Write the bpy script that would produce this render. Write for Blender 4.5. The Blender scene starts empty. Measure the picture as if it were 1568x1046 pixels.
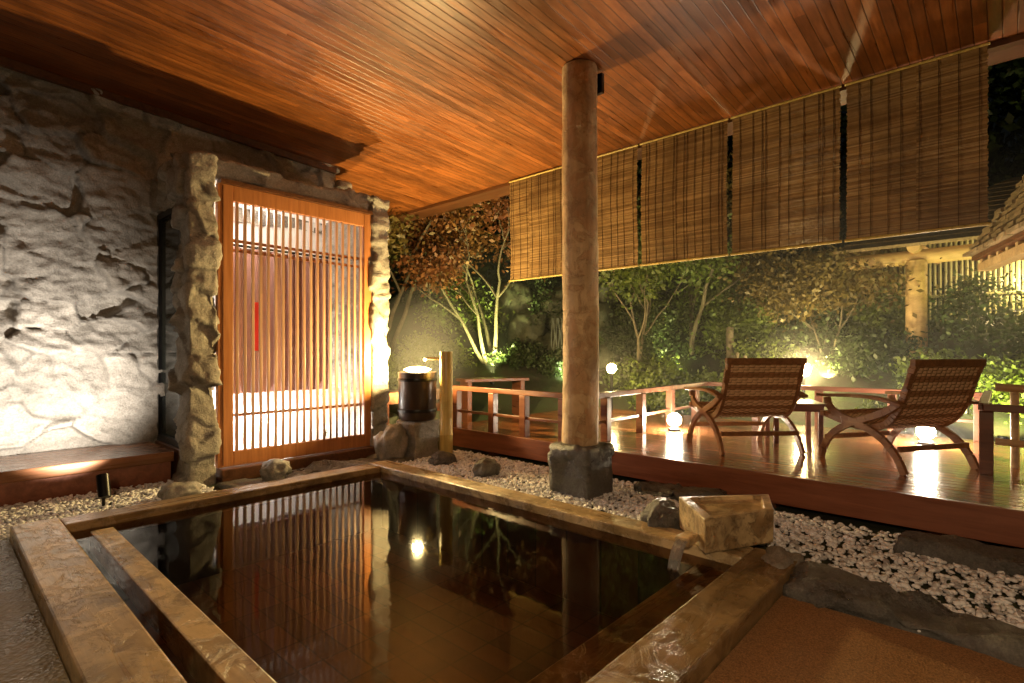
import bpy, math, random
import numpy as np
from mathutils import Vector, Matrix, noise as mn
random.seed(7); rng=np.random.default_rng(7)
scene=bpy.context.scene
scene.view_settings.view_transform='Standard'
scene.view_settings.look='None'
scene.view_settings.exposure=0
R=math.radians
# ------------------------------------------------------------------ node helper
class N:
    def __init__(s,name):
        s.m=bpy.data.materials.new(name); s.m.use_nodes=True
        s.nt=s.m.node_tree; s.b=s.nt.nodes['Principled BSDF']; s.out=s.nt.nodes['Material Output']
    def node(s,t,**k):
        n=s.nt.nodes.new(t)
        for a,b in k.items(): setattr(n,a,b)
        return n
    def put(s,sock,v):
        if isinstance(v,bpy.types.NodeSocket): s.nt.links.new(v,sock)
        else:
            if isinstance(v,(tuple,list)) and len(v)==3 and sock.type=='RGBA': v=(*v,1)
            sock.default_value=v
    def math(s,op,a,b=0.0,c=None,clamp=False):
        n=s.node('ShaderNodeMath',operation=op); n.use_clamp=clamp
        s.put(n.inputs[0],a); s.put(n.inputs[1],b)
        if c is not None: s.put(n.inputs[2],c)
        return n.outputs[0]
    def coord(s): return s.node('ShaderNodeTexCoord').outputs['Object']
    def sep(s,v):
        n=s.node('ShaderNodeSeparateXYZ'); s.put(n.inputs[0],v); return n.outputs
    def comb(s,x,y,z):
        n=s.node('ShaderNodeCombineXYZ')
        for i,v in enumerate((x,y,z)): s.put(n.inputs[i],v)
        return n.outputs[0]
    def noise(s,v,scale=1,detail=4,rough=.55,dist=0):
        n=s.node('ShaderNodeTexNoise'); s.put(n.inputs['Vector'],v)
        n.inputs['Scale'].default_value=scale;n.inputs['Detail'].default_value=detail
        n.inputs['Roughness'].default_value=rough;n.inputs['Distortion'].default_value=dist
        return n.outputs[0]
    def voro(s,v,scale,feature='F1',out='Distance'):
        n=s.node('ShaderNodeTexVoronoi',feature=feature); s.put(n.inputs['Vector'],v); n.inputs['Scale'].default_value=scale
        return n.outputs[out]
    def white(s,v):
        n=s.node('ShaderNodeTexWhiteNoise',noise_dimensions='3D'); s.put(n.inputs['Vector'],v); return n.outputs['Value']
    def ramp(s,f,stops):
        n=s.node('ShaderNodeValToRGB'); s.put(n.inputs[0],f)
        cr=n.color_ramp
        while len(cr.elements)<len(stops): cr.elements.new(.5)
        for e,(p,c) in zip(cr.elements,stops):
            e.position=p; e.color=(*c,1) if len(c)==3 else c
        return n.outputs[0]
    def mix(s,f,a,b,mode='MIX'):
        n=s.node('ShaderNodeMix',data_type='RGBA',blend_type=mode)
        s.put(n.inputs[0],f); s.put(n.inputs[6],a); s.put(n.inputs[7],b); return n.outputs[2]
    def mr(s,v,a,b,c,d):
        n=s.node('ShaderNodeMapRange')
        for i,x in enumerate((v,a,b,c,d)): s.put(n.inputs[i],x)
        return n.outputs[0]
    def bump(s,h,strength=.3,dist=.01):
        n=s.node('ShaderNodeBump'); s.put(n.inputs['Height'],h); n.inputs['Strength'].default_value=strength; n.inputs['Distance'].default_value=dist
        s.nt.links.new(n.outputs[0],s.b.inputs['Normal'])
    def col(s,c): s.put(s.b.inputs['Base Color'],c)
    def set(s,**k):
        for a,v in k.items(): s.put(s.b.inputs[a.replace('_',' ')],v)

def wood(name,dark,light,along='X',board=0,across='Y',seg=1.5,rough=.4,bump=.3,var=.7,blotch=.0,stretch=14,groove=.04,spec=.5,gcol=.85,worn=0):
    n=N(name); o=n.sep(n.coord()); ax={'X':0,'Y':1,'Z':2}
    v=0.0
    if board:
        a=n.math('DIVIDE',o[ax[across]],board); i=n.math('FLOOR',a)
        r0=n.white(n.comb(i,3.3,1.7))
        j=n.math('FLOOR',n.math('DIVIDE',n.math('ADD',o[ax[along]],n.math('MULTIPLY',r0,7.0)),seg))
        v=n.white(n.comb(i,j,5.1))
    comps=[n.math('MULTIPLY',o[k],1.2 if k==ax[along] else stretch) for k in range(3)]
    if board: comps=[n.math('ADD',c,n.math('MULTIPLY',v,37.0)) for c in comps]
    vec=n.comb(*comps)
    g=n.noise(vec,1.0,7,.6,.8)
    g2=n.noise(vec,4.0,3,.6)
    f=n.math('ADD',n.math('MULTIPLY',g,.75),n.math('MULTIPLY',g2,.25))
    c=n.ramp(f,[(.32,dark),(.52,tuple((a+b)/2 for a,b in zip(dark,light))),(.72,light)])
    if board:
        k=n.mr(v,0,1,1-var*.6,1+var*.5)
        c=n.mix(1.0,c,n.comb(k,k,k),'MULTIPLY')
    h=f
    if worn:
        wn=n.noise(n.coord(),5.5,9,.7,.6); wf=n.mr(wn,.47,.53,0,1)
        c=n.mix(n.math('MULTIPLY',wf,worn),c,tuple(min(.9,x*1.25+.05) for x in light))
        w2=n.noise(n.coord(),9,8,.75,.3); c=n.mix(n.math('MULTIPLY',n.mr(w2,.54,.60,0,1),worn),c,tuple(x*.35 for x in dark))
        h=n.math('ADD',h,n.math('MULTIPLY',wf,.5))
    if blotch:
        bl=n.noise(n.coord(),2.2,6,.65)
        c=n.mix(n.mr(bl,.42,.62,0,blotch),c,tuple(x*.3 for x in dark))
    if board and groove:
        fr=n.math('FRACT',a); e=n.math('MINIMUM',fr,n.math('SUBTRACT',1.0,fr))
        gr=n.mr(e,0.0,groove,0.0,1.0)
        c=n.mix(n.math('MULTIPLY',n.math('SUBTRACT',1.0,gr),gcol),c,(.004,.002,.001))
        h=n.math('ADD',n.math('MULTIPLY',f,.3),gr)
    n.col(c); n.bump(h,bump,.008)
    n.put(n.b.inputs['Roughness'],n.mr(g,.3,.7,rough*.7,min(1,rough*1.4)))
    n.set(Specular_IOR_Level=spec)
    return n.m

def stone(name,c1,c2,scale=3,rough=.85,bump=.6,crack=False,wet=0):
    n=N(name); co=n.coord()
    a=n.noise(co,scale,8,.65,.3); b=n.noise(co,scale*7,6,.7)
    f=n.math('ADD',n.math('MULTIPLY',a,.6),n.math('MULTIPLY',b,.4))
    c=n.ramp(f,[(.32,c1),(.5,tuple((x+y)/2 for x,y in zip(c1,c2))),(.68,c2)])
    sp=n.noise(co,scale*25,3,.6)
    c=n.mix(n.mr(sp,.35,.7,.0,.45),c,tuple(x*.4 for x in c1))
    if crack:
        at=n.node('ShaderNodeAttribute',attribute_name='crack').outputs['Fac']
        tn=n.node('ShaderNodeAttribute',attribute_name='tint').outputs['Fac']
        k=n.mr(tn,0,1,.86,1.1); c=n.mix(1.0,c,n.comb(k,n.math('MULTIPLY',k,.98),n.math('MULTIPLY',k,.95)),'MULTIPLY')
        c=n.mix(n.math('MULTIPLY',at,.62),c,tuple(x*.3 for x in c1))
    n.col(c); n.bump(n.math('ADD',n.math('MULTIPLY',b,.9),n.math('MULTIPLY',sp,.3)),bump,.025)
    n.put(n.b.inputs['Roughness'],n.mr(a,.35,.65,rough-wet,rough))
    return n.m
def plain(name,c,rough=.5,metal=0,nz=.25):
    n=N(name); f=n.noise(n.coord(),9,5,.6)
    n.col(n.mix(f,tuple(x*(1-nz) for x in c),tuple(min(1,x*(1+nz)) for x in c)))
    n.set(Roughness=rough,Metallic=metal); n.bump(n.noise(n.coord(),60,3),.1,.003); return n.m
def emis(name,c,s):
    n=N(name); n.set(Emission_Color=c,Emission_Strength=s,Base_Color=c); return n.m
def leafmat(name,c1,c2,scale=1.5):
    n=N(name); co=n.coord()
    f=n.noise(co,scale,4,.6); w=n.noise(co,22,2)
    n.col(n.ramp(n.math('ADD',n.math('MULTIPLY',f,.6),n.math('MULTIPLY',w,.4)),[(.35,c1),(.65,c2)]))
    n.set(Roughness=.5)
    tr=n.node('ShaderNodeBsdfTranslucent'); n.put(tr.inputs[0],c2)
    mx=n.node('ShaderNodeMixShader'); mx.inputs[0].default_value=.3
    n.nt.links.new(n.b.outputs[0],mx.inputs[1]); n.nt.links.new(tr.outputs[0],mx.inputs[2]); n.nt.links.new(mx.outputs[0],n.out.inputs[0])
    return n.m
# ------------------------------------------------------------------ mesh builder
class MB:
    def __init__(s): s.v=[];s.f=[];s.mi=[]
    def add(s,v,f,mi=0):
        o=len(s.v); s.v+= [tuple(p) for p in v]; s.f+=[tuple(i+o for i in q) for q in f]; s.mi+=[mi]*len(f)
    def box(s,a,b,mi=0,M=None):
        x0,y0,z0=a;x1,y1,z1=b
        v=[Vector(p) for p in [(x0,y0,z0),(x1,y0,z0),(x1,y1,z0),(x0,y1,z0),(x0,y0,z1),(x1,y0,z1),(x1,y1,z1),(x0,y1,z1)]]
        if M: v=[M@p for p in v]
        s.add(v,[(0,3,2,1),(4,5,6,7),(0,1,5,4),(1,2,6,5),(2,3,7,6),(3,0,4,7)],mi)
    def beam(s,p,q,w,h,mi=0):
        p=Vector(p);q=Vector(q);d=(q-p); L=d.length; d.normalize()
        up=Vector((0,0,1)) if abs(d.z)<.95 else Vector((1,0,0))
        sx=d.cross(up).normalized(); uz=sx.cross(d)
        M=Matrix((( d.x,sx.x,uz.x,p.x),(d.y,sx.y,uz.y,p.y),(d.z,sx.z,uz.z,p.z),(0,0,0,1)))
        s.box((0,-w/2,-h/2),(L,w/2,h/2),mi,M)
    def tube(s,pts,rad,seg=8,mi=0,jit=0):
        pts=[Vector(p) for p in pts]; n=len(pts)
        if not hasattr(rad,'__len__'): rad=[rad]*n
        v=[];f=[]
        ref=None
        for i,p in enumerate(pts):
            d=(pts[min(i+1,n-1)]-pts[max(i-1,0)]).normalized()
            if ref is None: ref=Vector((1,0,0)) if abs(d.x)<.8 else Vector((0,1,0))
            u=(ref-d*ref.dot(d)).normalized(); w=d.cross(u); ref=u
            for k in range(seg):
                a=2*math.pi*k/seg; r=rad[i]*(1+(random.random()-.5)*jit)
                v.append(p+u*math.cos(a)*r+w*math.sin(a)*r)
        for i in range(n-1):
            for k in range(seg):
                k2=(k+1)%seg; f.append((i*seg+k,i*seg+k2,(i+1)*seg+k2,(i+1)*seg+k))
        f.append(tuple(range(seg-1,-1,-1))); f.append(tuple((n-1)*seg+k for k in range(seg)))
        s.add(v,f,mi)
    def lathe(s,prof,c,seg=24,mi=0):
        v=[];f=[];n=len(prof)
        for r,z in prof:
            for k in range(seg):
                a=2*math.pi*k/seg; v.append((c[0]+r*math.cos(a),c[1]+r*math.sin(a),c[2]+z))
        for i in range(n-1):
            for k in range(seg):
                k2=(k+1)%seg; f.append((i*seg+k,i*seg+k2,(i+1)*seg+k2,(i+1)*seg+k))
        f.append(tuple(range(seg-1,-1,-1))); f.append(tuple((n-1)*seg+k for k in range(seg)))
        s.add(v,f,mi)
    def build(s,name,mats,smooth=False,bevel=0,parent=None,M=None):
        me=bpy.data.meshes.new(name); me.from_pydata(s.v,[],s.f)
        if not isinstance(mats,(list,tuple)): mats=[mats]
        for m in mats: me.materials.append(m)
        me.polygons.foreach_set('material_index',s.mi)
        if smooth: me.polygons.foreach_set('use_smooth',[True]*len(s.f))
        me.update()
        o=bpy.data.objects.new(name,me); scene.collection.objects.link(o)
        if M: o.matrix_world=M
        if parent: o.parent=parent
        if bevel:
            b=o.modifiers.new('bev','BEVEL'); b.width=bevel; b.segments=2; b.limit_method='ANGLE'
        if smooth and not bevel:
            try: me.set_sharp_from_angle(angle=R(50))
            except Exception: pass
        return o
def empty(name,loc=(0,0,0),rz=0):
    e=bpy.data.objects.new(name,None); e.location=loc; e.rotation_euler=(0,0,rz); e.empty_display_size=.1; scene.collection.objects.link(e); return e
def npmesh(name,V,F,mat,smooth=False,parent=None):
    me=bpy.data.meshes.new(name); me.from_pydata(V.tolist(),[],F.tolist())
    me.materials.append(mat)
    if smooth: me.polygons.foreach_set('use_smooth',[True]*len(F))
    me.update(); o=bpy.data.objects.new(name,me); scene.collection.objects.link(o)
    if parent: o.parent=parent
    return o
# ------------------------------------------------------------------ stone masonry
def stone_h(p,big=1.0):
    w=mn.noise_vector(p*1.6)*.16+mn.noise_vector(p*6)*.035
    q=Vector(((p.x+w.x)*1.9*big,(p.y+w.y)*1.9*big,(p.z+w.z)*3.2*big))
    d,pts=mn.voronoi(q,distance_metric='DISTANCE')
    e=d[1]-d[0]; c=max(0.,min(1.,e/.06)); c=c*c*(3-2*c)
    k=Vector(pts[0])
    fill=mn.noise(p*1.1+Vector((5,5,5))); cr=1-(1-c)*max(0,min(1,.75+fill*1.6))
    off=mn.cell(k*7.13); tx=mn.cell(k*3.7+Vector((9,1,4)))-.5; tz=mn.cell(k*5.1+Vector((2,8,3)))-.5
    r=q-k
    tilt=(r.x+r.y)*tx*.06+r.z*tz*.06
    med=mn.fractal(Vector((p.x*3.2,p.y*3.2,p.z*6)),.7,2.1,6)
    d2,_=mn.voronoi(p*7+w*9,distance_metric='DISTANCE'); fac=(d2[0])*.022
    tur=mn.turbulence(p*9,4,True)
    return cr*.026+(off-.5)*.032*c+tilt*c+med*.026+fac-tur*.012, 1-cr, off
def rock_box(name,a,b,mat,res=.035,r=.05,amp=1.0,parent=None,skip=(),big=1.0):
    a=Vector(a);b=Vector(b)
    V=[];F=[];C=[];T=[];idx={}
    n=[max(1,int(round((b[i]-a[i])/res))) for i in range(3)]
    def vid(i,j,k):
        key=(i,j,k)
        if key in idx: return idx[key]
        p=Vector((a.x+(b.x-a.x)*i/n[0],a.y+(b.y-a.y)*j/n[1],a.z+(b.z-a.z)*k/n[2]))
        q=Vector([min(max(p[t],a[t]+r),b[t]-r) for t in range(3)])
        d=p-q; L=d.length; d=d/L if L>1e-6 else Vector((0,0,1))
        h,c,t_=stone_h(p,big)
        V.append(q+d*(r+(h-.02)*amp)); C.append(c); T.append(t_); idx[key]=len(V)-1; return idx[key]
    for ax in range(3):
        u,v=(ax+1)%3,(ax+2)%3
        for side in (0,n[ax]):
            if (('-' if side==0 else '+')+'xyz'[ax]) in skip: continue
            for i in range(n[u]):
                for j in range(n[v]):
                    def K(ii,jj):
                        t=[0,0,0]; t[ax]=side; t[u]=ii; t[v]=jj; return vid(*t)
                    q=(K(i,j),K(i+1,j),K(i+1,j+1),K(i,j+1))
                    F.append(q if side else q[::-1])
    me=bpy.data.meshes.new(name); me.from_pydata(V,[],F); me.materials.append(mat)
    at=me.attributes.new('crack','FLOAT','POINT'); at.data.foreach_set('value',C)
    at=me.attributes.new('tint','FLOAT','POINT'); at.data.foreach_set('value',T)
    me.polygons.foreach_set('use_smooth',[True]*len(F)); me.update()
    o=bpy.data.objects.new(name,me); scene.collection.objects.link(o)
    if parent: o.parent=parent
    return o
def rock(name,c,s,mat,seed=0,rz=0,sub=4,parent=None):
    import bmesh
    bm=bmesh.new(); bmesh.ops.create_icosphere(bm,subdivisions=sub,radius=1)
    so=Vector((seed*7.3,seed*3.1,seed*5.7))
    for v in bm.verts:
        p=v.co.copy(); d,_=mn.voronoi(p*1.1+so)
        k=.72+.35*d[0]+.22*mn.fractal(p*1.5+so,.9,2,4)
        q=p*k; q=Vector((q.x*s[0],q.y*s[1],q.z*s[2])); q.rotate(Matrix.Rotation(rz,3,'Z')); v.co=q+Vector(c)
    me=bpy.data.meshes.new(name); bm.to_mesh(me); bm.free(); me.materials.append(mat)
    me.polygons.foreach_set('use_smooth',[True]*len(me.polygons))
    o=bpy.data.objects.new(name,me); scene.collection.objects.link(o)
    if parent: o.parent=parent
    return o
# ------------------------------------------------------------------ materials
M_wall=stone('rubble_stone',(.22,.195,.16),(.50,.46,.40),2.5,.85,.9,True)
M_rock=stone('rock',(.13,.115,.095),(.45,.41,.35),5,.6,.6,False,.25)
M_darkrock=stone('dark_wet_rock',(.04,.038,.035),(.22,.21,.19),4,.5,.8,False,.3)
M_mossrock=stone('mossy_rock',(.03,.045,.02),(.18,.18,.12),4,.6,.9,False,.3)
M_ceil=wood('ceiling_boards',(.13,.035,.007),(.37,.125,.028),'X',.085,'Y',2.2,.36,.4,.5,blotch=.35,groove=.07,gcol=.8)
M_ceildark=wood('beam_wood',(.05,.018,.007),(.16,.06,.02),'Y')
M_rimY=wood('bath_rim_wood_y',(.25,.16,.065),(.62,.46,.24),'Y',rough=.30,blotch=.5,stretch=9,bump=.6,worn=.45)
M_rimX=wood('bath_rim_wood_x',(.13,.075,.028),(.38,.24,.10),'X',rough=.28,blotch=.6,stretch=9,bump=.5,worn=.3)
M_door=wood('door_wood',(.30,.105,.03),(.52,.21,.065),'Z',rough=.38,stretch=20,bump=.15)
M_slat=wood('slat_wood',(.28,.14,.075),(.45,.26,.15),'Z',rough=.4,stretch=20,bump=.1)
M_deck=wood('deck_boards',(.13,.040,.014),(.42,.16,.055),'Y',.115,'X',2.4,.15,.5,.7,groove=.09,spec=.9,gcol=.95)
M_fascia=wood('deck_fascia_wood',(.14,.04,.018),(.30,.105,.05),'Y',rough=.4,bump=.3)
M_rail=wood('railing_wood',(.07,.02,.01),(.22,.075,.035),'Y',rough=.35)
M_bench=wood('bench_wood',(.11,.04,.016),(.34,.14,.055),'X',.3,'Y',3,.25,.25,.4)
M_post=wood('log_post_wood',(.46,.24,.11),(.85,.60,.34),'Z',rough=.6,stretch=7,bump=1.0,blotch=.35,worn=.25,spec=.3)
M_chair=wood('chair_frame_wood',(.14,.06,.025),(.38,.19,.08),'Y',rough=.4)
M_log=wood('pale_log_wood',(.30,.18,.07),(.64,.46,.22),'Y',rough=.6,stretch=9)
M_shingle=wood('cedar_shingle',(.10,.065,.03),(.40,.29,.15),'X',rough=.7,stretch=20)
M_block=wood('carved_block_wood',(.26,.15,.055),(.74,.52,.27),'X',rough=.4,blotch=.6,stretch=6,bump=.9,worn=.5)
M_black=plain('black_metal',(.012,.012,.012),.35,.6)
M_drum=plain('dark_lacquer_barrel',(.035,.02,.012),.3)
M_white=plain('white_plaster',(.78,.76,.72),.8,0,.05)
M_noren=plain('noren_cloth',(.24,.125,.10),.9)
M_red=plain('red_banner_cloth',(.6,.03,.02),.8)
def basinmat():
    n=N('basin_planks'); o=n.sep(n.coord())
    def line(a,w,g):
        q=n.math('DIVIDE',a,w); fr=n.math('FRACT',q); e=n.math('MINIMUM',fr,n.math('SUBTRACT',1.0,fr)); return n.mr(e,0,g,0,1)
    l=n.math('MULTIPLY',line(o[0],.16,.06),line(o[1],.30,.035))
    i=n.math('FLOOR',n.math('DIVIDE',o[0],.16)); j=n.math('FLOOR',n.math('DIVIDE',o[1],.30))
    v=n.white(n.comb(i,j,2.2)); g=n.noise(n.coord(),6,6,.6)
    c=n.ramp(n.math('ADD',n.math('MULTIPLY',v,.5),n.math('MULTIPLY',g,.5)),[(.2,(.035,.016,.009)),(.8,(.135,.060,.030))])
    c=n.mix(n.math('SUBTRACT',1.0,l),c,(.004,.002,.0015)); n.col(c); n.set(Roughness=.5); return n.m
M_basin=basinmat()
def blindmat():
    n=N('reed_blind'); o=n.sep(n.coord())
    i=n.math('FLOOR',n.math('DIVIDE',o[2],.012)); j=n.math('FLOOR',n.math('DIVIDE',o[1],.55))
    v=n.white(n.comb(i,j,1.3)); g=n.noise(n.comb(n.math('MULTIPLY',o[1],4.0),n.math('MULTIPLY',o[2],60.0),0.0),1,4)
    lg=n.noise(n.coord(),1.3,5,.65)
    c=n.ramp(n.math('ADD',n.math('MULTIPLY',v,.5),n.math('MULTIPLY',g,.5)),[(.15,(.17,.085,.030)),(.5,(.32,.19,.075)),(.85,(.53,.35,.16))])
    c=n.mix(n.mr(lg,.42,.62,0,.65),c,(.10,.05,.02))
    n.col(c); n.set(Roughness=.5)
    tr=n.node('ShaderNodeBsdfTranslucent'); n.put(tr.inputs[0],c)
    mx=n.node('ShaderNodeMixShader'); mx.inputs[0].default_value=.2
    n.nt.links.new(n.b.outputs[0],mx.inputs[1]); n.nt.links.new(tr.outputs[0],mx.inputs[2]); n.nt.links.new(mx.outputs[0],n.out.inputs[0])
    return n.m
M_blind=blindmat()
M_cord=plain('blind_cord',(.06,.03,.015),.8)
def pebmat():
    n=N('white_pebbles'); v=n.voro(n.coord(),26,out='Color'); s=n.sep(v)[0]
    n.col(n.ramp(s,[(0,(.35,.33,.33)),(.25,(.74,.73,.74)),(1,(.93,.94,.96))])); n.set(Roughness=.4); return n.m
M_peb=pebmat()
M_bam=wood('bamboo_pole',(.34,.24,.06),(.72,.55,.18),'Z',rough=.35,stretch=20,bump=.1)
M_bamgreen=wood('bamboo_fence',(.12,.13,.05),(.34,.33,.14),'Z',rough=.6,stretch=20,bump=.1)
M_leafg=leafmat('green_leaves',(.045,.08,.012),(.17,.22,.04))
M_leafd=leafmat('dark_leaves',(.02,.04,.012),(.06,.09,.025))
M_leafr=leafmat('autumn_leaves',(.11,.03,.012),(.24,.11,.035))
M_leafm=leafmat('turning_leaves',(.06,.06,.012),(.19,.13,.04),1.0)
M_bark=stone('bark',(.07,.055,.035),(.26,.22,.14),6,.8,.7)
def soil():
    n=N('mossy_ground'); f=n.noise(n.coord(),1.5,8,.65); g=n.noise(n.coord(),30,4)
    n.col(n.mix(n.mr(f,.4,.6,0,1),(.035,.028,.018),(.03,.05,.015))); n.bump(n.math('ADD',f,n.math('MULTIPLY',g,.2)),.8,.05); n.set(Roughness=.9); return n.m
M_soil=soil()
def wetfloor():
    n=N('wet_washed_stone'); co=n.coord(); a=n.noise(co,2.2,6,.6,.4); b=n.voro(co,55); c=n.noise(co,40,4)
    n.col(n.mix(n.mr(a,.35,.65,0,1),n.mix(c,(.09,.07,.035),(.24,.19,.10)),n.mix(c,(.20,.165,.10),(.46,.40,.27))))
    n.bump(n.math('ADD',b,n.math('MULTIPLY',c,.6)),.5,.01); n.put(n.b.inputs['Roughness'],n.mr(a,.4,.6,.15,.45)); return n.m
M_wet=wetfloor()
def mat_carpet():
    n=N('brown_textured_mat'); co=n.coord(); a=n.noise(co,3,4); b=n.noise(co,150,3,.7); v=n.voro(co,110)
    n.col(n.mix(n.mr(b,.35,.65,0,1),(.15,.072,.026),(.40,.21,.08))); n.bump(n.math('ADD',b,v),.6,.006); n.put(n.b.inputs['Roughness'],n.mr(a,.3,.7,.6,.85)); return n.m
M_mat=mat_carpet()
def water():
    n=N('bath_water'); nt=n.nt
    tr=n.node('ShaderNodeBsdfTransparent'); tr.inputs[0].default_value=(.76,.60,.43,1)
    gl=n.node('ShaderNodeBsdfGlossy'); gl.inputs['Roughness'].default_value=.04
    fr=n.node('ShaderNodeFresnel'); fr.inputs[0].default_value=1.33
    bm=n.node('ShaderNodeBump'); h=n.noise(n.coord(),2.6,3,.5,.4); n.put(bm.inputs['Height'],h); bm.inputs['Strength'].default_value=.06; bm.inputs['Distance'].default_value=.02
    nt.links.new(bm.outputs[0],gl.inputs['Normal']); nt.links.new(bm.outputs[0],fr.inputs['Normal'])
    f2=n.math('MULTIPLY',fr.outputs[0],.75)
    mx=n.node('ShaderNodeMixShader'); nt.links.new(f2,mx.inputs[0]); nt.links.new(tr.outputs[0],mx.inputs[1]); nt.links.new(gl.outputs[0],mx.inputs[2])
    nt.links.new(mx.outputs[0],n.out.inputs[0]); return n.m
M_water=water()
def glass():
    n=N('dark_glass'); n.set(Base_Color=(.02,.025,.02),Roughness=.08); return n.m
M_glass=glass()

# ------------------------------------------------------------------ ground
def hill(x,y):
    r=math.hypot(x,y); t=max(0,min(1,(r-8.4)/6.5)); t=t*t*(3-2*t)
    base=2.6*t + max(0,min(1,(r-15)/25))*3
    if r>8: base+=.12*mn.noise(Vector((x*.6,y*.6,0)))
    return base
xs=[-200,-80,-30,-12,-6,-3,-1,.45,3.36]+list(np.arange(4,20,.5))+[22,26,32,45,80,200]
ys=[-200,-80,-30,-12,-6,-3,-1,.92,4.95]+list(np.arange(5.5,20,.5))+[22,26,32,45,80,200]
mb=MB(); v=[];f=[]
for x in xs:
    for y in ys: v.append((x,y,hill(x,y)-.02))
ny=len(ys)
for i in range(len(xs)-1):
    for j in range(ny-1):
        if xs[i]==.45 and ys[j]==.92: continue
        f.append((i*ny+j,(i+1)*ny+j,(i+1)*ny+j+1,i*ny+j+1))
mb.add(v,f); mb.build('ground',M_soil,True)
mb=MB(); mb.box((-4,-3,-.015),(.375,5.02,.012)); mb.build('stone_floor',M_wet)
mb=MB(); mb.box((.404,-3,-.015),(3.03,.855,.016)); mb.build('brown_floor_mat',M_mat)
# ------------------------------------------------------------------ bath
bath=empty('wooden_bath')
mb=MB(); mb.box((.38,.86,-.04),(.64,5.02,.10)); mb.build('rim_left',M_rimY,bevel=.012,parent=bath)
mb=MB(); mb.box((3.20,1.12,-.04),(3.42,5.02,.098)); mb.build('rim_far',M_rimY,bevel=.012,parent=bath)
mb=MB(); mb.box((.643,4.78,-.04),(3.197,5.0,.096)); mb.build('rim_back',M_rimX,bevel=.012,parent=bath)
mb=MB(); mb.box((.643,.86,-.04),(3.42,1.117,.102)); mb.build('rim_front',M_rimX,bevel=.012,parent=bath)
mb=MB()
mb.box((.40,.9,-.60),(3.4,4.99,-.55))
mb.box((.40,.9,-.55),(.62,4.99,-.043)); mb.box((3.22,.9,-.55),(3.4,4.99,-.043)); mb.box((.62,4.8,-.55),(3.22,4.99,-.043)); mb.box((.62,.9,-.55),(3.22,1.1,-.043))
mb.build('basin',M_basin,parent=bath)
mb=MB(); mb.box((.765,1.12,-.10),(.90,4.70,.040)); mb.build('bench_step_side',M_rimY,bevel=.008,parent=bath)
mb=MB(); mb.box((.91,1.18,-.12),(3.14,1.36,.018)); mb.build('bench_step_front',M_rimX,bevel=.008,parent=bath)
mb=MB(); mb.add([(.63,1.1,.035),(3.21,1.1,.035),(3.21,4.79,.035),(.63,4.79,.035)],[(0,1,2,3)]); mb.build('bath_water',M_water)
# ------------------------------------------------------------------ pebbles
def pebbles(name,regs,sp,z=0.0):
    phi=(1+5**.5)/2
    iv=np.array([(-1,phi,0),(1,phi,0),(-1,-phi,0),(1,-phi,0),(0,-1,phi),(0,1,phi),(0,-1,-phi),(0,1,-phi),(phi,0,-1),(phi,0,1),(-phi,0,-1),(-phi,0,1)])/1.902
    fi=np.array([(0,11,5),(0,5,1),(0,1,7),(0,7,10),(0,10,11),(1,5,9),(5,11,4),(11,10,2),(10,7,6),(7,1,8),(3,9,4),(3,4,2),(3,2,6),(3,6,8),(3,8,9),(4,9,5),(2,4,11),(6,2,10),(8,6,7),(9,8,1)])
    P=[]
    for (x0,x1,y0,y1,dens) in regs:
        n=int((x1-x0)*(y1-y0)/sp/sp*dens)
        p=np.c_[rng.uniform(x0,x1,n),rng.uniform(y0,y1,n)]; P.append(p)
    P=np.vstack(P); n=len(P)
    s=rng.uniform(.009,.022,(n,1,1))*np.stack([rng.uniform(.8,1.4,n),rng.uniform(.8,1.3,n),rng.uniform(.5,.85,n)],1)[:,None,:]
    V=iv[None]*s*(1+.15*rng.standard_normal((n,12,1)))
    a=rng.uniform(0,6.28,n); c,s_=np.cos(a)[:,None],np.sin(a)[:,None]
    X=V[:,:,0]*c-V[:,:,1]*s_; Y=V[:,:,0]*s_+V[:,:,1]*c
    b=rng.uniform(-.5,.5,n)[:,None]; Z=V[:,:,2]*np.cos(b)+X*np.sin(b)
    V=np.stack([X+P[:,0:1],Y+P[:,1:2],Z+z+rng.uniform(0,.022,n)[:,None]],2).reshape(-1,3)
    F=(fi[None]+(np.arange(n)*12)[:,None,None]).reshape(-1,3)
    npmesh(name,V,F,M_peb,True)
pebbles('white_gravel',[(.0,1.78,5.04,6.08,1.9),(3.45,4.64,1.6,5.2,1.9),(3.75,4.6,.9,1.6,1.7),(3.42,4.2,-2.5,.9,1.2),(4.2,4.6,.5,.9,1.1),(3.1,3.45,-2,.8,.15)],.032)
# ------------------------------------------------------------------ stone house
house=empty('stone_house')
rock_box('back_wall',(-1.5,7.0,-.1),(1.9,7.35,4.25),M_wall,.021,.05,1.5,house,('+y','-x','-z','+x','+z'))
rock_box('upper_wall',(1.85,7.0,2.9),(3.95,7.35,4.1),M_wall,.03,.05,1.2,house,('+y','-z'))
rock_box('porch_pillar_left',(1.68,5.74,-.05),(1.96,6.16,3.24),M_wall,.022,.04,.85,house)
rock_box('porch_header_side',(1.68,6.13,2.82),(1.96,7.05,3.2),M_wall,.03,.06,1.0,house)
rock_box('porch_header_front',(1.90,5.84,3.01),(3.78,6.1,3.24),M_wall,.03,.05,.8,house)
rock_box('porch_pillar_right',(3.74,5.78,-.05),(4.0,7.1,3.22),M_wall,.026,.04,.9,house)
rock_box('wall_stub',(3.93,6.9,3.1),(4.12,7.3,3.72),M_wall,.03,.05,1.0,house)
mb=MB(); mb.box((1.9,6.0,3.08),(3.8,7.05,3.13)); mb.build('porch_roof',M_white,parent=house)
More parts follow.
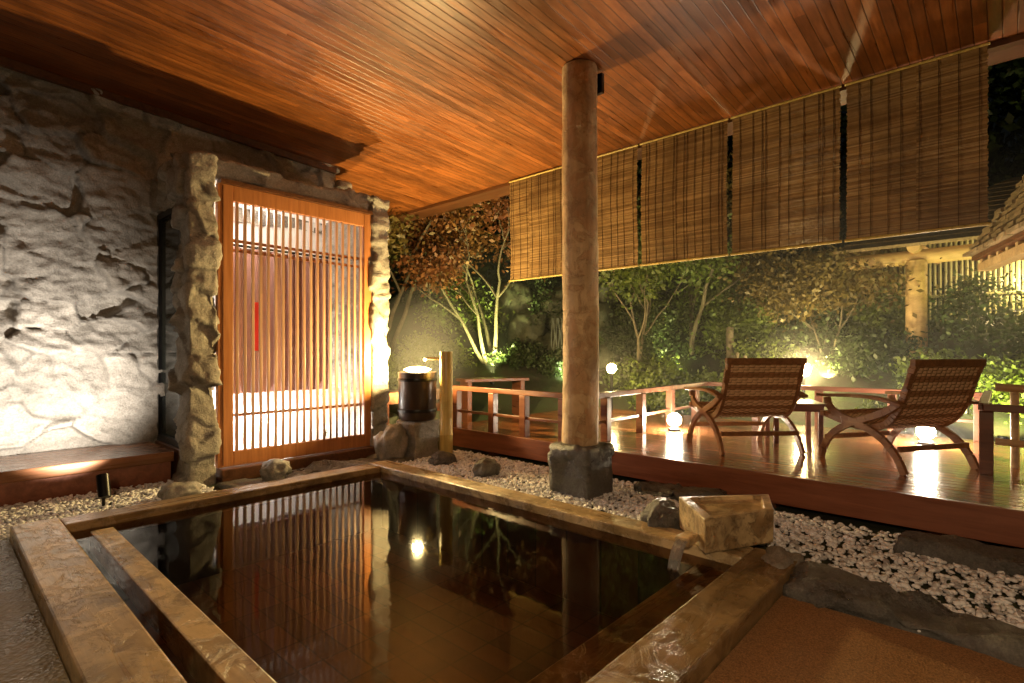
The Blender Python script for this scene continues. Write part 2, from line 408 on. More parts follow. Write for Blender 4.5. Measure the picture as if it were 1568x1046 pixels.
mb=MB(); mb.box((1.9,7.06,-.05),(3.8,7.12,3.1)); mb.box((1.96,5.86,-.02),(3.75,7.05,.03)); mb.build('porch_inner_wall',M_white,parent=house)
mb=MB()
x=1.74
for y0,y1,z0,z1 in [(6.16,6.22,.3,2.82),(6.94,7.0,.3,2.82),(6.22,6.94,.3,.37),(6.22,6.94,2.75,2.82)]:
    mb.box((x,y0,z0),(x+.08,y1,z1))
mb.box((x+.035,6.22,.37),(x+.045,6.94,2.75),1)
mb.build('side_window',[M_black,M_glass],parent=house)
mb=MB(); mb.box((1.72,6.16,-.05),(1.95,7.05,.29)); mb.build('window_sill',M_ceildark,parent=house)
mb=MB()
xx=np.linspace(2.35,3.55,60)
v=[];f=[]
for i,xv in enumerate(xx):
    yy=6.55+.03*math.sin(xv*28)+.01*math.sin(xv*61)
    v+=[(xv,yy,.8),(xv,yy,2.5)]
for i in range(59): f.append((2*i,2*i+2,2*i+3,2*i+1))
mb.add(v,f); mb.build('noren_curtain',M_noren,True,parent=house)
mb=MB(); mb.box((2.50,6.25,1.3),(2.57,6.26,1.85)); mb.build('red_banner',M_red,parent=house)
mb=MB(); mb.tube([(2.0,6.54,2.52),(3.74,6.54,2.52)],.015); mb.build('curtain_rod',M_black,parent=house)
door=empty('lattice_sliding_door')
Y0=5.80;X0,X1=1.965,3.735;Z0,Z1=.12,2.99
mb=MB()
mb.box((X0,Y0,Z0),(X0+.15,Y0+.07,Z1)); mb.box((X1-.10,Y0,Z0),(X1,Y0+.07,Z1))
mb.box((X0+.15,Y0+.002,Z1-.16),(X1-.10,Y0+.068,Z1)); mb.box((X0+.15,Y0+.002,Z0),(X1-.10,Y0+.068,Z0+.15))
mb.build('frame',M_door,bevel=.006,parent=door)
mb=MB(); mb.box((X0+.045,Y0-.006,Z0+.02),(X0+.052,Y0+.001,Z1-.02)); mb.box((X0+.02,Y0-.03,Z1+.001),(X1,Y0+.09,Z1+.04)); mb.build('top_trim',M_ceildark,parent=door)
mb=MB(); ns=19; xa,xb=X0+.15,X1-.10
for i in range(ns):
    c=xa+(xb-xa)*(i+.5)/ns
    mb.box((c-.015,Y0+.012,Z0+.15),(c+.015,Y0+.040,Z1-.16))
mb.build('slats',M_slat,bevel=.003,parent=door)
mb=MB()
for z in (.62,2.32,2.42): mb.box((xa,Y0+.046,z),(xb,Y0+.062,z+.03))
mb.build('cross_rails',M_door,parent=door)
mb=MB(); mb.box((1.97,5.70,-.02),(3.74,5.90,.115)); mb.build('door_sill',M_ceildark,bevel=.01)
rock_box('stone_apron',(1.9,5.06,-.06),(3.9,5.69,.02),M_darkrock,.04,.03,.7)
b=empty('timber_platform')
mb=MB(); mb.box((-1.5,6.08,.2),(1.66,7.0,.30)); mb.build('top',M_bench,bevel=.01,parent=b)
mb=MB(); mb.box((-1.5,6.12,-.02),(1.64,6.17,.198)); mb.build('front_board',M_fascia,parent=b)
# ------------------------------------------------------------------ roof / ceiling
def cz(x): return 4.105-.054*x
roof=empty('timber_roof')
def slab(x0,x1,y0,y1,t0,t1):
    mb=MB(); v=[(x,y,cz(x)+t) for t in (t0,t1) for (x,y) in ((x0,y0),(x1,y0),(x1,y1),(x0,y1))]
    mb.add(v,[(0,3,2,1),(4,5,6,7),(0,1,5,4),(1,2,6,5),(2,3,7,6),(3,0,4,7)]); return mb
slab(-4,5.86,-4,11,0,.03).build('ceiling_boards',M_ceil,parent=roof)
slab(-4,6.3,-4,11,.035,.2).build('roof_deck',M_ceildark,parent=roof)
mb=MB(); mb.box((5.80,-4,cz(5.8)-.05),(5.9,11,cz(5.8)-.004)); mb.build('eave_beam',M_ceildark,parent=roof)
mb=MB(); mb.beam((-2,6.96,cz(-2)-.05),(3.9,6.96,cz(3.9)-.05),.06,.08); mb.build('wall_plate',M_ceildark,parent=roof)
# ------------------------------------------------------------------ log post
p=empty('log_post')
mb=MB(); pts=[];rad=[]
for i in range(60):
    z=.45+(cz(4.03)-.45)*i/59
    pts.append((4.03+.012*math.sin(z*2.1),2.85+.012*math.cos(z*1.7),z)); rad.append(.166-.006*z/3.5+.010*mn.noise(Vector((0,0,z*2.2)))+.004*mn.noise(Vector((3,0,z*9))))
mb.tube(pts,rad,32,jit=.03)
for (z,a) in ((1.1,3.6),(1.75,4.1),(2.3,3.3),(2.9,4.4),(3.3,3.7)):
    c=Vector((4.03+.158*math.cos(a),2.85+.158*math.sin(a),z)); dn=Vector((math.cos(a),math.sin(a),.2)).normalized()
    mb.tube([c-dn*.02,c+dn*.012],[.028,.018],10)
mb.build('shaft',M_post,True,parent=p)
mb=MB(); mb.box((4.16,2.70,cz(4.1)-.22),(4.20,2.80,cz(4.1)-.04)); mb.build('bracket',M_black,parent=p)
rock_box('base_stone',(3.83,2.62,-.05),(4.25,3.05,.45),M_darkrock,.03,.03,.35,p)
# ------------------------------------------------------------------ blinds
bd=[5.34,4.27,3.21,2.14,1.095,.06]
for i in range(5):
    y1,y0=bd[i]-.028,bd[i+1]+.028
    par=empty('reed_blind')
    mb=MB(); xb=5.76; zt=cz(5.76)-.03; zb=2.33; n=int((zt-zb)/.012)
    def wav(k,y): return .012*math.sin(k*.05+i)
    for k in range(n):
        z=zb+k*.012; j=random.uniform(-.006,.006); dx=random.uniform(-.0015,.0015)+wav(k,0)
        mb.box((xb+dx,y0+j,z),(xb+.005+dx,y1+j,z+random.choice([.0108,.0100,.0112])),0)
    mb.build('reeds',M_blind,parent=par)
    mb=MB(); y=y0+.05
    while y<y1:
        w=.004
        for k in range(0,n,6):
            z=zb+k*.012; dx=wav(k,0); z2=min(zt,z+.075)
            mb.box((xb+dx-.006,y,z),(xb+dx-.0025,y+w,z2),0)
        y+=random.choice([.035,.09,.13])
    mb.build('cords',M_cord,parent=par)
    mb=MB(); mb.tube([(xb-.004,y0-.015,zb-.01),(xb-.004,y1+.015,zb-.01)],.014); mb.tube([(xb-.01,y0-.015,zt),(xb-.01,y1+.015,zt)],.012)
    mb.build('poles',M_bam,True,parent=par)
# ------------------------------------------------------------------ deck
d=empty('wooden_deck')
mb=MB(); mb.box((4.72,-3.5,.22),(8.1,5.6,.28)); mb.build('boards',M_deck,parent=d)
mb=MB(); mb.box((4.68,-3.5,.05),(4.718,5.6,.285)); mb.build('fascia',M_fascia,bevel=.006,parent=d)
mb=MB()
for y in np.arange(-3,5.6,1.1): mb.box((4.8,y,-.05),(4.9,y+.1,.218))
mb.build('stumps',M_ceildark,parent=d)
rock_box('stone_curb',(3.04,-3,-.05),(3.4,.84,.055),M_darkrock,.03,.03,1.0,big=.8)
rock_box('edging_stones',(4.2,-3,-.05),(4.5,.5,.10),M_darkrock,.03,.03,1.0)
rock_box('edging_stones',(4.3,1.75,-.05),(4.6,2.5,.09),M_darkrock,.03,.03,1.0)
# ------------------------------------------------------------------ railings
def railing(pts,posts,top=.80,mid=True):
    mb=MB()
    for a,b in zip(pts[:-1],pts[1:]):
        mb.beam((*a,top),(*b,top),.07,.06)
        if mid: mb.beam((*a,.5),(*b,.5),.035,.035)
    for (x,y) in posts: mb.box((x-.045,y-.045,.28),(x+.045,y+.045,top-.031))
    return mb.build('deck_railing',M_rail,bevel=.005)
railing([(4.8,5.5),(4.8,3.35)],[(4.8,5.4),(4.8,4.72),(4.8,4.2),(4.8,3.62)])
railing([(4.95,3.32),(8.0,3.32)],[(5.2,3.32),(6.0,3.32),(6.8,3.32),(7.6,3.32)])
railing([(8.0,3.4),(8.0,.1)],[(8.0,2.6),(8.0,1.8),(8.0,1.0),(8.0,.2)])
railing([(5.92,-2.5),(5.92,.12)],[(5.92,.1),(5.92,-.8),(5.92,-1.7)],.83,False)
railing([(6.0,.12),(7.9,.12)],[(6.9,.12)],.83,False)
mb=MB()
for i,y in enumerate(np.arange(-2.5,-.0,.11)):
    mb.tube([(6.4,y,.1),(6.4,y+.005,1.0)],.03,8)
mb.tube([(6.36,-2.5,.85),(6.36,.05,.98)],.035,8); mb.tube([(6.36,-2.5,.45),(6.36,.05,.5)],.03,8)
mb.build('bamboo_handrail_fence',M_log,True)
# ------------------------------------------------------------------ lounge chairs
def bez(P,n=14):
    P=[Vector(p) for p in P]; out=[]
    for i in range(n+1):
        t=i/n; q=P[:]
        while len(q)>1: q=[q[k].lerp(q[k+1],t) for k in range(len(q)-1)]
        out.append(q[0])
    return out
M_strapL=plain('pale_woven_strap',(.72,.50,.28),.5); M_strapD=plain('brown_woven_strap',(.36,.18,.08),.5); M_back=plain('rattan_backing',(.16,.08,.03),.7)
def chair(loc,heading):
    e=empty('wooden_lounge_chair',loc,heading)
    w=.37
    prof=bez([(0,-.46,.92),(0,-.34,.62),(0,-.32,.18),(0,.02,.33),(0,.42,.42)],30)
    mb=MB()
    for s in (-1,1):
        x=s*w
        for a,b in zip(prof[:-1],prof[1:]): mb.beam((x,a.y,a.z),(x,b.y,b.z),.035,.055)
        L1=bez([(x*1.08,.36,.58),(x*1.08,.34,.30),(x*1.08,-.22,.50),(x*1.10,-.40,.0)],12)
        L2=bez([(x*1.08,-.34,.58),(x*1.08,-.1,.36),(x*1.08,.34,.42),(x*1.10,.42,.0)],12)
        for L in (L1,L2):
            for a,b in zip(L[:-1],L[1:]): mb.beam(a,b,.034,.06)
        A=bez([(x*1.14,-.40,.57),(x*1.16,-.1,.66),(x*1.2,.2,.60),(x*1.16,.42,.60)],10)
        for a,b in zip(A[:-1],A[1:]): mb.beam(a,b,.08,.028)
    for pz in ((-.34,.20),(.38,.2)): mb.beam((-w*1.07,pz[0],pz[1]),(w*1.07,pz[0],pz[1]),.03,.045)
    mb.beam((-w-.03,prof[0].y,prof[0].z),(w+.03,prof[0].y,prof[0].z),.045,.06); mb.beam((-w-.03,prof[-1].y,prof[-1].z),(w+.03,prof[-1].y,prof[-1].z),.045,.05)
    o=mb.build('frame',M_chair,bevel=.004); o.parent=e
    mb=MB(); M=52; fine=bez([(0,-.46,.92),(0,-.34,.62),(0,-.32,.18),(0,.02,.33),(0,.42,.42)],M)
    v=[];f=[]
    for c in fine: v+=[(-w+.01,c.y,c.z),(w-.01,c.y,c.z)]
    for i in range(M): f.append((2*i,2*i+1,2*i+3,2*i+2))
    mb.add(v,f,2)
    for i in range(1,M):
        c=fine[i]; t=(fine[min(M,i+1)]-fine[i-1]).normalized(); nn=Vector((0,-t.z,t.y))
        nx=14; sg=(fine[i]-fine[i-1]).length*.42
        for k in range(nx):
            xa=-w+2*w*k/nx; xb=-w+2*w*(k+1)/nx
            off=.010 if (i+k)%2 else .004
            for s in (-1,1):
                ctr=c+nn*off*s
                p0=ctr-t*sg; p1=ctr+t*sg; xm=(xa+xb)/2; bow=nn*.006*s
                v=[(xa,p0.y,p0.z),(xa,p1.y,p1.z),(xm,(p0+bow).y,(p0+bow).z),(xm,(p1+bow).y,(p1+bow).z),(xb,p0.y,p0.z),(xb,p1.y,p1.z)]
                mb.add(v,[(0,1,3,2),(2,3,5,4)],1 if i%5 in (0,1) else 0)
    o=mb.build('woven_seat',[M_strapL,M_strapD,M_back]); o.parent=e
    return e
def head(fx,fy): return math.atan2(fy,fx)-math.pi/2
chair((5.80,2.02,.28),head(.69,.72))
chair((5.95,.72,.28),head(.52,.85))
e=empty('side_table',(6.6,1.75,.28),.5)
mb=MB(); mb.box((-.28,-.28,.42),(.28,.28,.45)); mb.box((-.25,-.25,.36),(.25,.25,.419))
for sx in (-1,1):
    for sy in (-1,1): mb.box((sx*.22-.025,sy*.22-.025,0),(sx*.22+.025,sy*.22+.025,.36))
o=mb.build('table',M_rail,bevel=.005); o.parent=e
e=empty('garden_bench',(5.2,6.95,0),R(8))
mb=MB(); mb.box((-.75,-.2,.62),(.75,.2,.68)); mb.box((-.7,-.17,.5),(.7,-.14,.62)); mb.box((-.7,.14,.5),(.7,.17,.62))
for sx in (-.65,.65): mb.box((sx-.04,-.17,-.02),(sx+.04,.17,.5))
o=mb.build('seat',M_rail,bevel=.006); o.parent=e
e=empty('garden_bench',(6.6,6.5,0),R(-20))
mb=MB(); mb.box((-.6,-.22,.78),(.6,.22,.83))
for sx in (-.5,.5): mb.box((sx-.04,-.17,-.02),(sx+.04,.17,.78))
o=mb.build('seat',M_rail,bevel=.006); o.parent=e
# ------------------------------------------------------------------ barrel, plinth, bamboo
wb=empty('water_barrel')
mb=MB(); mb.lathe([(.20,.46),(.225,.5),(.232,1.0),(.235,1.04),(.215,1.04),(.21,.98),(.0001,.98)],(4.05,5.28,0),32); mb.build('tub',M_drum,True,parent=wb)
mb=MB(); mb.lathe([(.236,.56),(.24,.58),(.236,.6)],(4.05,5.28,0),32); mb.lathe([(.237,.93),(.242,.95),(.237,.97)],(4.05,5.28,0),32); mb.build('hoops',M_black,True,parent=wb)
rock_box('stone_plinth',(3.88,5.10,-.05),(4.26,5.48,.455),M_rock,.025,.02,.3)
mb=MB(); bx,by=4.15,4.86
mb.tube([(bx,by,-.02),(bx,by,.3),(bx,by,.31),(bx,by,.32),(bx,by,.7),(bx,by,.71),(bx,by,.72),(bx,by,1.29)],[.078,.077,.083,.077,.077,.082,.077,.076],20)
mb.tube([(bx,by,1.2),(bx-.12,by+.2,1.21),(4.1,5.2,1.19)],.018,10)
mb.build('bamboo_water_pipe',M_bam,True)
rock('garden_rock',(3.72,5.35,.17),(.22,.2,.30),M_rock,3)
rock('garden_rock',(2.36,5.36,.10),(.16,.13,.13),M_rock,5)
rock('garden_rock',(1.50,5.3,.06),(.18,.12,.10),M_rock,6)
rock('garden_rock',(3.98,4.72,.06),(.17,.14,.10),M_darkrock,8)
rock('garden_rock',(3.92,3.95,.07),(.17,.13,.12),M_darkrock,9)
rock('garden_rock',(3.53,1.78,.08),(.20,.16,.17),M_darkrock,11)
rock('garden_rock',(3.35,.95,.05),(.2,.13,.10),M_rock,12)
for i in range(9):
    rock('garden_rock',(5.0+random.random()*3,6.2+random.random()*2.5,.1),(.2+random.random()*.25,.2,.2),M_mossrock,20+i,0,3)
wf=empty('rock_waterfall'); wx,wy=9.2,7.15
for i,(a,bq,z,s) in enumerate([(-.9,.3,.9,.7),(.9,-.3,.9,.7),(0,.3,1.1,.7),(-.6,.6,1.7,.65),(.8,.2,1.8,.7),(.1,.8,2.3,.6),(-.9,.9,2.4,.6),(1.1,.6,2.6,.55),(-1.5,.1,.7,.5),(1.6,-.3,.8,.5)]):
    rock('boulder_%d'%i,(wx+.676*a+.737*bq,wy-.737*a+.676*bq,z),(s*.8,s*.8,s*.95),M_mossrock,40+i,i,4,wf)
mb=MB()
for q in range(7):
    a=-.10+.035*q; pts=[]
    for i in range(9):
        t=i/8; bq=-.52+.45*t*t; z=.8+1.2*t; aa=a+.02*math.sin(q*2+i)
        pts.append((wx+.676*aa+.737*bq,wy-.737*aa+.676*bq,z))
    mb.tube(pts,.010,5)
mb.build('falls',plain('white_water',(.22,.25,.22),.3),True,parent=wf)
# ------------------------------------------------------------------ carved wooden spout block
sp=empty('carved_wooden_spout')
poly=[(3.08,1.29),(3.56,1.05),(3.92,1.19),(3.44,1.62)]; n=4
cx_=sum(p[0] for p in poly)/n; cy_=sum(p[1] for p in poly)/n
def sc(k): return [(cx_+(x-cx_)*k,cy_+(y-cy_)*k) for x,y in poly]
mb=MB()
v=[(x,y,.105) for x,y in sc(.985)]+[(x,y,.312) for x,y in sc(1.0)]+[(x,y,.314) for x,y in sc(.78)]+[(x,y,.292) for x,y in sc(.76)]
f=[tuple(range(n-1,-1,-1)),tuple(range(3*n,4*n))]
for a in (0,n,2*n):
    for i in range(n): f.append((a+i,a+(i+1)%n,a+n+(i+1)%n,a+n+i))
mb.add(v,f); mb.build('block',M_block,bevel=.007,parent=sp)
mb=MB(); mb.box((3.02,1.36,.14),(3.17,1.45,.19),0); mb.build('lip',M_block,bevel=.01,parent=sp)
def pour():
    n=N('falling_water'); n.set(Base_Color=(.9,.9,.9),Roughness=.05,Transmission_Weight=.8,IOR=1.33); return n.m
mb=MB(); v=[];f=[]
for i in range(14):
    t=i/13; x=3.03-.12*t; z=.175-.15*t*t
    for k in range(8):
        y=1.37+.07*k/7; v.append((x+.008*math.sin(k*2.1+i*.3),y,z+.008*math.sin(k*1.7)))
for i in range(13):
    for k in range(7): f.append((i*8+k,i*8+k+1,(i+1)*8+k+1,(i+1)*8+k))
mb.add(v,f); mb.build('falling_water',pour(),True)
# ------------------------------------------------------------------ trees
def leaves(C,n,sp,size,seed):
    r=np.random.default_rng(seed)
    C=np.array(C); idx=r.integers(0,len(C),n); P=C[idx]+r.standard_normal((n,3))*np.array(sp)
    a=r.standard_normal((n,3)); a/=np.linalg.norm(a,axis=1)[:,None]
    b=r.standard_normal((n,3)); b-=a*(a*b).sum(1)[:,None]; b/=np.linalg.norm(b,axis=1)[:,None]
    s=(size*r.uniform(.6,1.4,n))[:,None]
    V=np.stack([P-a*s,P+b*s*.55,P+a*s,P-b*s*.55],1).reshape(-1,3)
    F=np.arange(4*n).reshape(n,4); return V,F
def tree(name,base,h,spread,ntr,leaf,nl,seed,lsize=.05,tr=.06,lean=(0,0),clump=.28):
    random.seed(seed); e=empty(name); mb=MB(); tips=[]
    def grow(p,d,L,r,lv):
        n=5; pts=[p]; q=p.copy(); dd=d.copy()
        for i in range(n):
            dd=(dd+Vector((random.gauss(0,.13),random.gauss(0,.13),random.gauss(.03,.08)))).normalized(); q=q+dd*L/n; pts.append(q.copy())
        mb.tube(pts,[r*(1-.5*i/n) for i in range(n+1)],7 if lv<2 else 5)
        if lv>=2: tips.append(pts[-1]); tips.append(pts[3])
        if lv<3:
            for k in range(random.choice([2,3,3]) if lv else 3):
                s=random.choice([3,4,5]); a=random.uniform(0,6.28)
                nd=(dd*.8+Vector((math.cos(a),math.sin(a),random.uniform(-.1,.5)))*spread).normalized()
                grow(pts[s],nd,L*random.uniform(.5,.75),r*.5,lv+1)
    for k in range(ntr):
        a=6.28*k/ntr+random.random(); d=Vector((math.cos(a)*.38*(ntr>1)+lean[0],math.sin(a)*.38*(ntr>1)+lean[1],1)).normalized()
        grow(Vector(base)+Vector((math.cos(a),math.sin(a),0))*.06*(ntr>1),d,h*.42,tr*random.uniform(.7,1),0)
    mb.build('trunk',M_bark,True,parent=e)
    V,F=leaves([tuple(t) for t in tips],nl,(clump,clump,clump*.5),lsize,seed); npmesh('crown',V,F,leaf,parent=e)
tree('maple_tree',(7.9,7.9,hill(7.9,7.9)-.1),4.4,.75,4,M_leafr,9000,3,.055,.055)
tree('maple_tree',(6.6,9.6,hill(6.6,9.6)-.1),5.5,.8,2,M_leafm,9000,14,.06,.06)
tree('garden_tree',(9.2,5.2,hill(9.2,5.2)-.1),4.2,.7,2,M_leafg,9000,5,.05,.045)
tree('maple_tree',(10.6,4.7,hill(10.6,4.7)-.1),4.4,.8,2,M_leafm,11000,8,.05,.07)
tree('garden_tree',(12.0,6.6,hill(12,6.6)-.1),6,.7,2,M_leafd,9000,9,.07,.09)
tree('garden_tree',(9.5,10.5,hill(9.5,10.5)-.1),7,.7,2,M_leafd,9000,10,.08,.10)
tree('garden_tree',(11.2,2.4,hill(11.2,2.4)-.1),2.6,.8,3,M_leafm,8000,12,.045,.025)
def bush(name,c,s,n,leaf,seed,size=.04):
    r=np.random.default_rng(seed); m=40
    u=r.standard_normal((m,3)); u/=np.linalg.norm(u,axis=1)[:,None]; u[:,2]=abs(u[:,2]); u*=r.uniform(.45,1,(m,1))
    C=np.array(c)+u*np.array(s); V,F=leaves(C,n,(s[0]*.16,s[1]*.16,s[2]*.14),size,seed); npmesh(name,V,F,leaf)
bl=[(8.4,7.5,.6,.5),(9.3,5.0,.7,.6),(8.9,4.5,.6,.5),(10.0,5.6,.9,1.0),(10.4,3.3,.6,.6),(9.4,3.9,.5,.5),(10.9,1.6,.8,.7),(10.4,.6,.7,.6),(10.2,-.4,.8,.8),(11.5,3.0,.8,1.1),(7.0,8.6,.7,.6),(5.6,8.8,.8,.8),(11.6,0.2,.9,1.2),(11.5,4.9,1,1.3),(8.3,9.2,1,1.2),(4.8,9.6,.9,1.1),(10.8,6.2,1,1.6),(10.9,3.9,.8,1.2),(9.9,8.1,.9,1.2),(12.0,1.6,.7,1.0),(9.3,1.2,.4,.35),(8.6,6.6,.4,.4),(9.6,6.6,.4,.6)]
for i,(x,y,s,hh) in enumerate(bl): bush('garden_shrub',(x,y,hill(x,y)),(s,s,hh),3800,M_leafg if i%3 else M_leafd,50+i,.042)
r=np.random.default_rng(99); C=[]
for i in range(420):
    a=r.uniform(R(-15),R(98)); d=r.uniform(14.5,20); x,y=d*math.cos(a),d*math.sin(a)
    C.append((x,y,hill(x,y)+r.uniform(0,8.5)))
V,F=leaves(C,60000,(.7,.7,.6),.13,98); npmesh('distant_trees',V,F,M_leafd)
mb=MB()
for y in np.arange(-5,5.2,.075):
    x=12.6+.01*math.sin(y*9); z=hill(x,y); mb.tube([(x,y,z-.1),(x+random.uniform(-.01,.01),y+random.uniform(-.01,.01),3.35+random.uniform(-.04,.04))],.03,6)
for z in (1.6,2.3,3.1): mb.tube([(12.55,-5,z),(12.55,5.2,z)],.03,6)
mb.build('bamboo_fence',M_bamgreen,True)
mb=MB()
for i,hh in enumerate([.95,.5,.62,.45,.7,.4]):
    x=10.1-.09*i;y=3.75-.10*i; z=hill(x,y); mb.tube([(x,y,z-.1),(x,y,z+hh)],.07 if i==0 else .035,8)
mb.build('log_stakes',M_bark,True)
# ------------------------------------------------------------------ pavilion
pv=empty('garden_pavilion')
px_,py_=11.0,1.05
def log(name,pts,r): mb=MB(); mb.tube(pts,r,14,jit=.03); mb.build(name,M_log,True,parent=pv)
zb=hill(px_,py_)-.1
log('post_1',[(px_,py_,zb),(px_+.02,py_,1.8),(px_,py_,2.78)],.15)
log('post_2',[(px_+.6,py_-4,zb),(px_+.6,py_-4,2.78)],.15)
log('post_3',[(px_+3.4,py_-.4,zb+.3),(px_+3.4,py_-.4,2.78)],.15)
log('beam_front',[(px_-.05,py_+1.0,2.82),(px_+.1,py_-1,2.86),(px_+.2,py_-5,2.86)],.12)
log('beam_side',[(px_-.2,py_+.02,2.98),(px_+4,py_-.4,3.0)],.09)
log('beam_rear',[(px_+3.4,py_+.8,2.86),(px_+3.4,py_-5,2.86)],.1)
mb=MB()
def roofring(inset,z):
    x0,x1,y0,y1=px_-.5,px_+4.4,py_-5.6,py_+1.15
    return [(x0+inset,y0+inset,z),(x1-inset,y0+inset,z),(x1-inset,y1-inset,z),(x0+inset,y1-inset,z)]
for k in range(12):
    a=roofring(.19*k,3.0+.11*k); b2=roofring(.19*k+.24,3.0+.11*k+.12)
    lo=[(x,y,z-.05) for x,y,z in a]; lb=[(x,y,z-.05) for x,y,z in b2]
    mb.add(a+b2+lo+lb,[f for i in range(4) for f in ((i,(i+1)%4,4+(i+1)%4,4+i),(8+i,8+(i+1)%4,(i+1)%4,i),(12+i,12+(i+1)%4,8+(i+1)%4,8+i))])
mb.build('shingle_roof',M_shingle,parent=pv)
ev=empty('shingled_gable_roof')
Nn=Vector((.261,-.965,0)); Dd=Vector((-.965,-.261,0)); P0=Vector((9.17,.35,2.52))
mr_=Matrix(((Nn.x,Dd.x,0,P0.x),(Nn.y,Dd.y,0,P0.y),(0,0,1,P0.z),(0,0,0,1)))
mb=MB(); K=20
for k in range(K):
    l=.065*k; z=.105*k
    for s in (0,1):
        xa=l if s==0 else 2*.065*K-l-.26
        nb=14
        for q in range(nb):
            y0=2.7*q/nb; y1=2.7*(q+1)/nb-.006; jj=random.uniform(-.018,.018)
            if q==0: y0-=.03*(k%2)+random.uniform(0,.02)
            mb.box((xa-.02+jj,y0,z+random.uniform(-.006,.006)),(xa+.26+jj,y1,z+.045),0,mr_)
        mb.box((xa+.04,.05,z-.058),(xa+.24,2.68,z-.008),1,mr_)
mb.build('shingles',[M_shingle,M_ceildark],parent=ev)
mb=MB()
for k in range(9): mb.box((.10,.15+.30*k,-.10),(2.5,.22+.30*k,-.06),0,mr_)
mb.box((.1,.05,-.20),(.24,2.65,-.102),0,mr_); mb.box((2.3,.05,-.20),(2.44,2.65,-.102),0,mr_)
mb.build('rafters',M_log,parent=ev)
mb=MB(); mb.box((.3,.1,-.055),(2.3,2.6,-.05),0,mr_); mb.build('soffit',M_log,parent=ev)
mb=MB()
for (a,bq) in ((2.3,.3),(2.3,2.4),(1.2,.3)):
    q=mr_@Vector((a,bq,0)); mb.tube([(q.x,q.y,-.1),(q.x,q.y,P0.z-.20)],.08,12)
mb.build('posts',M_log,True,parent=ev)
# ------------------------------------------------------------------ lamps
def point(name,loc,w,c,rad=.05,parent=None):
    l=bpy.data.lights.new(name,'POINT'); l.energy=w; l.color=c; l.shadow_soft_size=rad
    o=bpy.data.objects.new(name,l); o.location=loc; scene.collection.objects.link(o)
    if parent: o.parent=parent
    return o
def spot(name,loc,target,w,c,ang,blend=.6,rad=.04,parent=None):
    l=bpy.data.lights.new(name,'SPOT'); l.energy=w; l.color=c; l.spot_size=R(ang); l.spot_blend=blend; l.shadow_soft_size=rad
    o=bpy.data.objects.new(name,l); o.location=loc; o.rotation_euler=(Vector(target)-Vector(loc)).to_track_quat('-Z','Y').to_euler(); scene.collection.objects.link(o)
    if parent: o.parent=parent
    return o
def bulb(name,loc,w,c,r,parent):
    mb=MB(); pr=[(r*math.sin(math.pi*i/8)+1e-4,-r*math.cos(math.pi*i/8)) for i in range(9)]
    mb.lathe(pr,loc,12); return mb.build(name,emis(name+'_glow',c,w/(39.5*r*r)),True,parent=parent)
WARM=(1,.68,.36); YEL=(1,.72,.28); COOL=(1,.93,.84)
e=empty('barrel_lamp'); mb=MB(); mb.lathe([(.04,.985),(.05,1.0),(.03,1.03)],(4.05,5.28,0),16); mb.build('lamp_base',M_black,True,parent=e)
mb=MB(); mb.lathe([(.03,1.03),(.12,1.045),(.17,1.07),(.12,1.095),(.03,1.105)],(4.05,5.28,0),24); mb.build('diffuser',emis('lamp_glass_yellow',(1,.85,.5),14),True,parent=e)
point('barrel_lamp_light',(4.05,5.28,1.18),480,YEL,.06,e)
e=empty('spike_spotlight'); mb=MB(); mb.tube([(.98,5.46,-.02),(.98,5.46,.12)],.012,8); mb.tube([(.98,5.42,.10),(.98,5.50,.27)],.045,16); mb.build('housing',M_black,True,parent=e)
spot('spike_spotlight_beam',(.95,5.56,.36),(.66,7.0,1.05),560,COOL,90,1.0,.03,e)
e=empty('porch_lamp'); point('porch_lamp_light',(2.2,6.3,2.9),55,(1,.88,.76),.06,e)
point('porch_floor_light',(3.0,6.75,.25),120,(1,.92,.82),.06,e)
point('porch_floor_light_2',(2.15,6.75,.5),90,(1,.92,.82),.06,e)
mb=MB(); mb.lathe([(.06,3.0),(.06,3.05),(.05,3.07)],(2.2,6.3,0),16); mb.build('fitting',M_black,parent=e)
def decklamp(x,y,w):
    e=empty('deck_lamp'); mb=MB(); mb.lathe([(.08,.282),(.08,.31),(.03,.33)],(x,y,0),16); mb.build('base',M_black,parent=e); bulb('deck_lamp_bulb',(x,y,.42),w,(1,.84,.60),.085,e)
decklamp(6.42,3.08,130); decklamp(7.35,.62,210)
def globe(x,y,z,w,c,r=.09):
    e=empty('garden_lamp'); g=hill(x,y); mb=MB(); mb.tube([(x,y,g-.1),(x,y,z-r)],.025,8); mb.build('pole',M_black,parent=e)
    bulb('garden_lamp_bulb',(x,y,z),w,c,r,e)
globe(7.85,4.9,1.0,80,YEL,.08); globe(9.5,2.36,1.0,190,(1,.74,.32),.11)
GR=(.93,1,.5)
def uplight(x,y,tgt,w,c=GR,ang=110):
    z=hill(x,y)+.15; e=empty('garden_uplight'); mb=MB(); mb.tube([(x,y,z-.25),(x,y,z-.03)],.05,12); mb.build('housing',M_black,parent=e)
    spot('garden_uplight_beam',(x,y,z+.03),tgt,w,c,ang,.7,.04,e)
uplight(7.5,7.4,(8.1,8.1,2.6),850,(1,1,.34),90)
uplight(8.3,6.1,(9.2,7.1,1.6),230,(.9,1,.55),90)
uplight(9.6,4.6,(10.8,5.0,2.6),460,(1,.98,.38),100)
uplight(10.0,.4,(11.6,.6,2.2),900,(1,.92,.34),130)
uplight(10.4,2.2,(12.6,3.0,2.2),350,(1,.83,.33),130)
uplight(9.6,-1.2,(11.6,-.8,2.2),600,(1,.85,.36),140)
uplight(9.1,.0,(10.6,.2,1.2),480,(1,.93,.28),110)  # extra unseen lamp, added to brighten the shrubs on the right
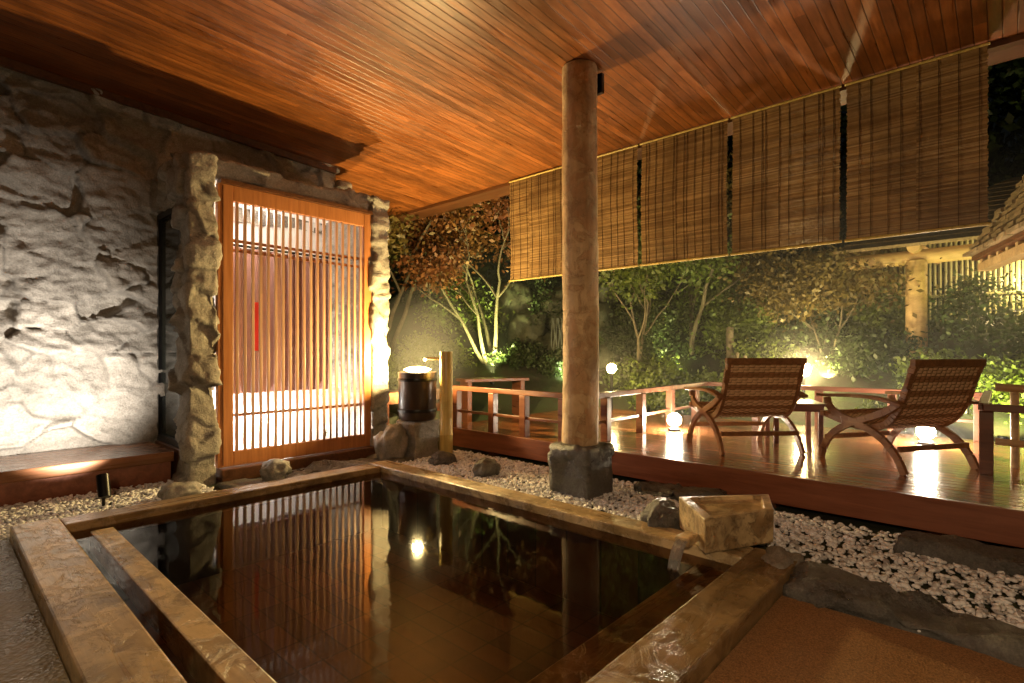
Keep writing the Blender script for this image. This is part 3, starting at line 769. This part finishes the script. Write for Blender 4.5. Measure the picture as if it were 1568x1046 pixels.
uplight(4.85,6.3,(4.95,6.8,4.0),900,YEL,100)  # hidden lamp, added to brighten the ceiling near the eave and porch edge
point('pavilion_light',(12.2,-.4,2.5),160,(1,.72,.34),.1)
e=empty('unseen_rear_lamp'); mb=MB(); mb.tube([(-.8,-.5,cz(-.8)),(-.8,-.5,2.20)],.008,6); mb.lathe([(.02,2.22),(.26,2.10),(.27,2.08)],(-.8,-.5,0),20); mb.build('shade',M_black,parent=e)  # unseen lamp behind the camera, added for warm front light; lantern form invented
point('unseen_rear_lamp_light',(-.8,-.5,2.06),390,(1,.68,.38),.08,e)
# ------------------------------------------------------------------ hot-spring mist
def vol(name,den,an):
    m=bpy.data.materials.new(name); m.use_nodes=True; nt=m.node_tree; nt.nodes.remove(nt.nodes['Principled BSDF'])
    vs=nt.nodes.new('ShaderNodeVolumeScatter'); vs.inputs['Density'].default_value=den; vs.inputs['Anisotropy'].default_value=an
    nt.links.new(vs.outputs[0],nt.nodes['Material Output'].inputs['Volume']); return m
mb=MB(); mb.box((5.95,-4,.30),(12.5,9,3.2)); mb.build('garden_mist',vol('mist',.018,.55))
def puff(c,r,den):
    mb=MB(); pr=[(math.sin(math.pi*i/12)+1e-4,-math.cos(math.pi*i/12)) for i in range(13)]
    mb.lathe([(a*r[0],b*r[1]) for a,b in pr],c,20); mb.build('steam',vol('steam_%d'%int(c[0]*10),den,.3),True)
puff((4.75,6.0,1.25),(.75,1.0),.05); puff((4.65,5.85,1.35),(.45,.65),.06); puff((9.5,2.36,1.05),(.75,.7),.035); puff((9.5,2.36,1.02),(.38,.36),.09)
# ------------------------------------------------------------------ world + moon
w=bpy.data.worlds.new('World'); scene.world=w; w.use_nodes=True; nt=w.node_tree
bg=nt.nodes['Background']; sk=nt.nodes.new('ShaderNodeTexSky'); sk.sky_type='NISHITA'; sk.sun_disc=False; sk.sun_elevation=R(1.5); sk.sun_rotation=R(200)
nt.links.new(sk.outputs[0],bg.inputs[0]); bg.inputs[1].default_value=.003
l=bpy.data.lights.new('moon','SUN'); l.energy=.02; l.angle=R(.5); l.color=(.8,.88,1); o=bpy.data.objects.new('moon',l); o.rotation_euler=(R(50),0,R(200)); scene.collection.objects.link(o)
# ------------------------------------------------------------------ camera
cam=bpy.data.cameras.new('camera'); co=bpy.data.objects.new('camera',cam); scene.collection.objects.link(co)
co.location=(0,0,1.3); co.rotation_euler=(R(90),0,R(-47.5)); cam.lens=18.83; cam.sensor_width=36; cam.shift_y=.009; cam.clip_start=.05; cam.clip_end=1000
scene.camera=co
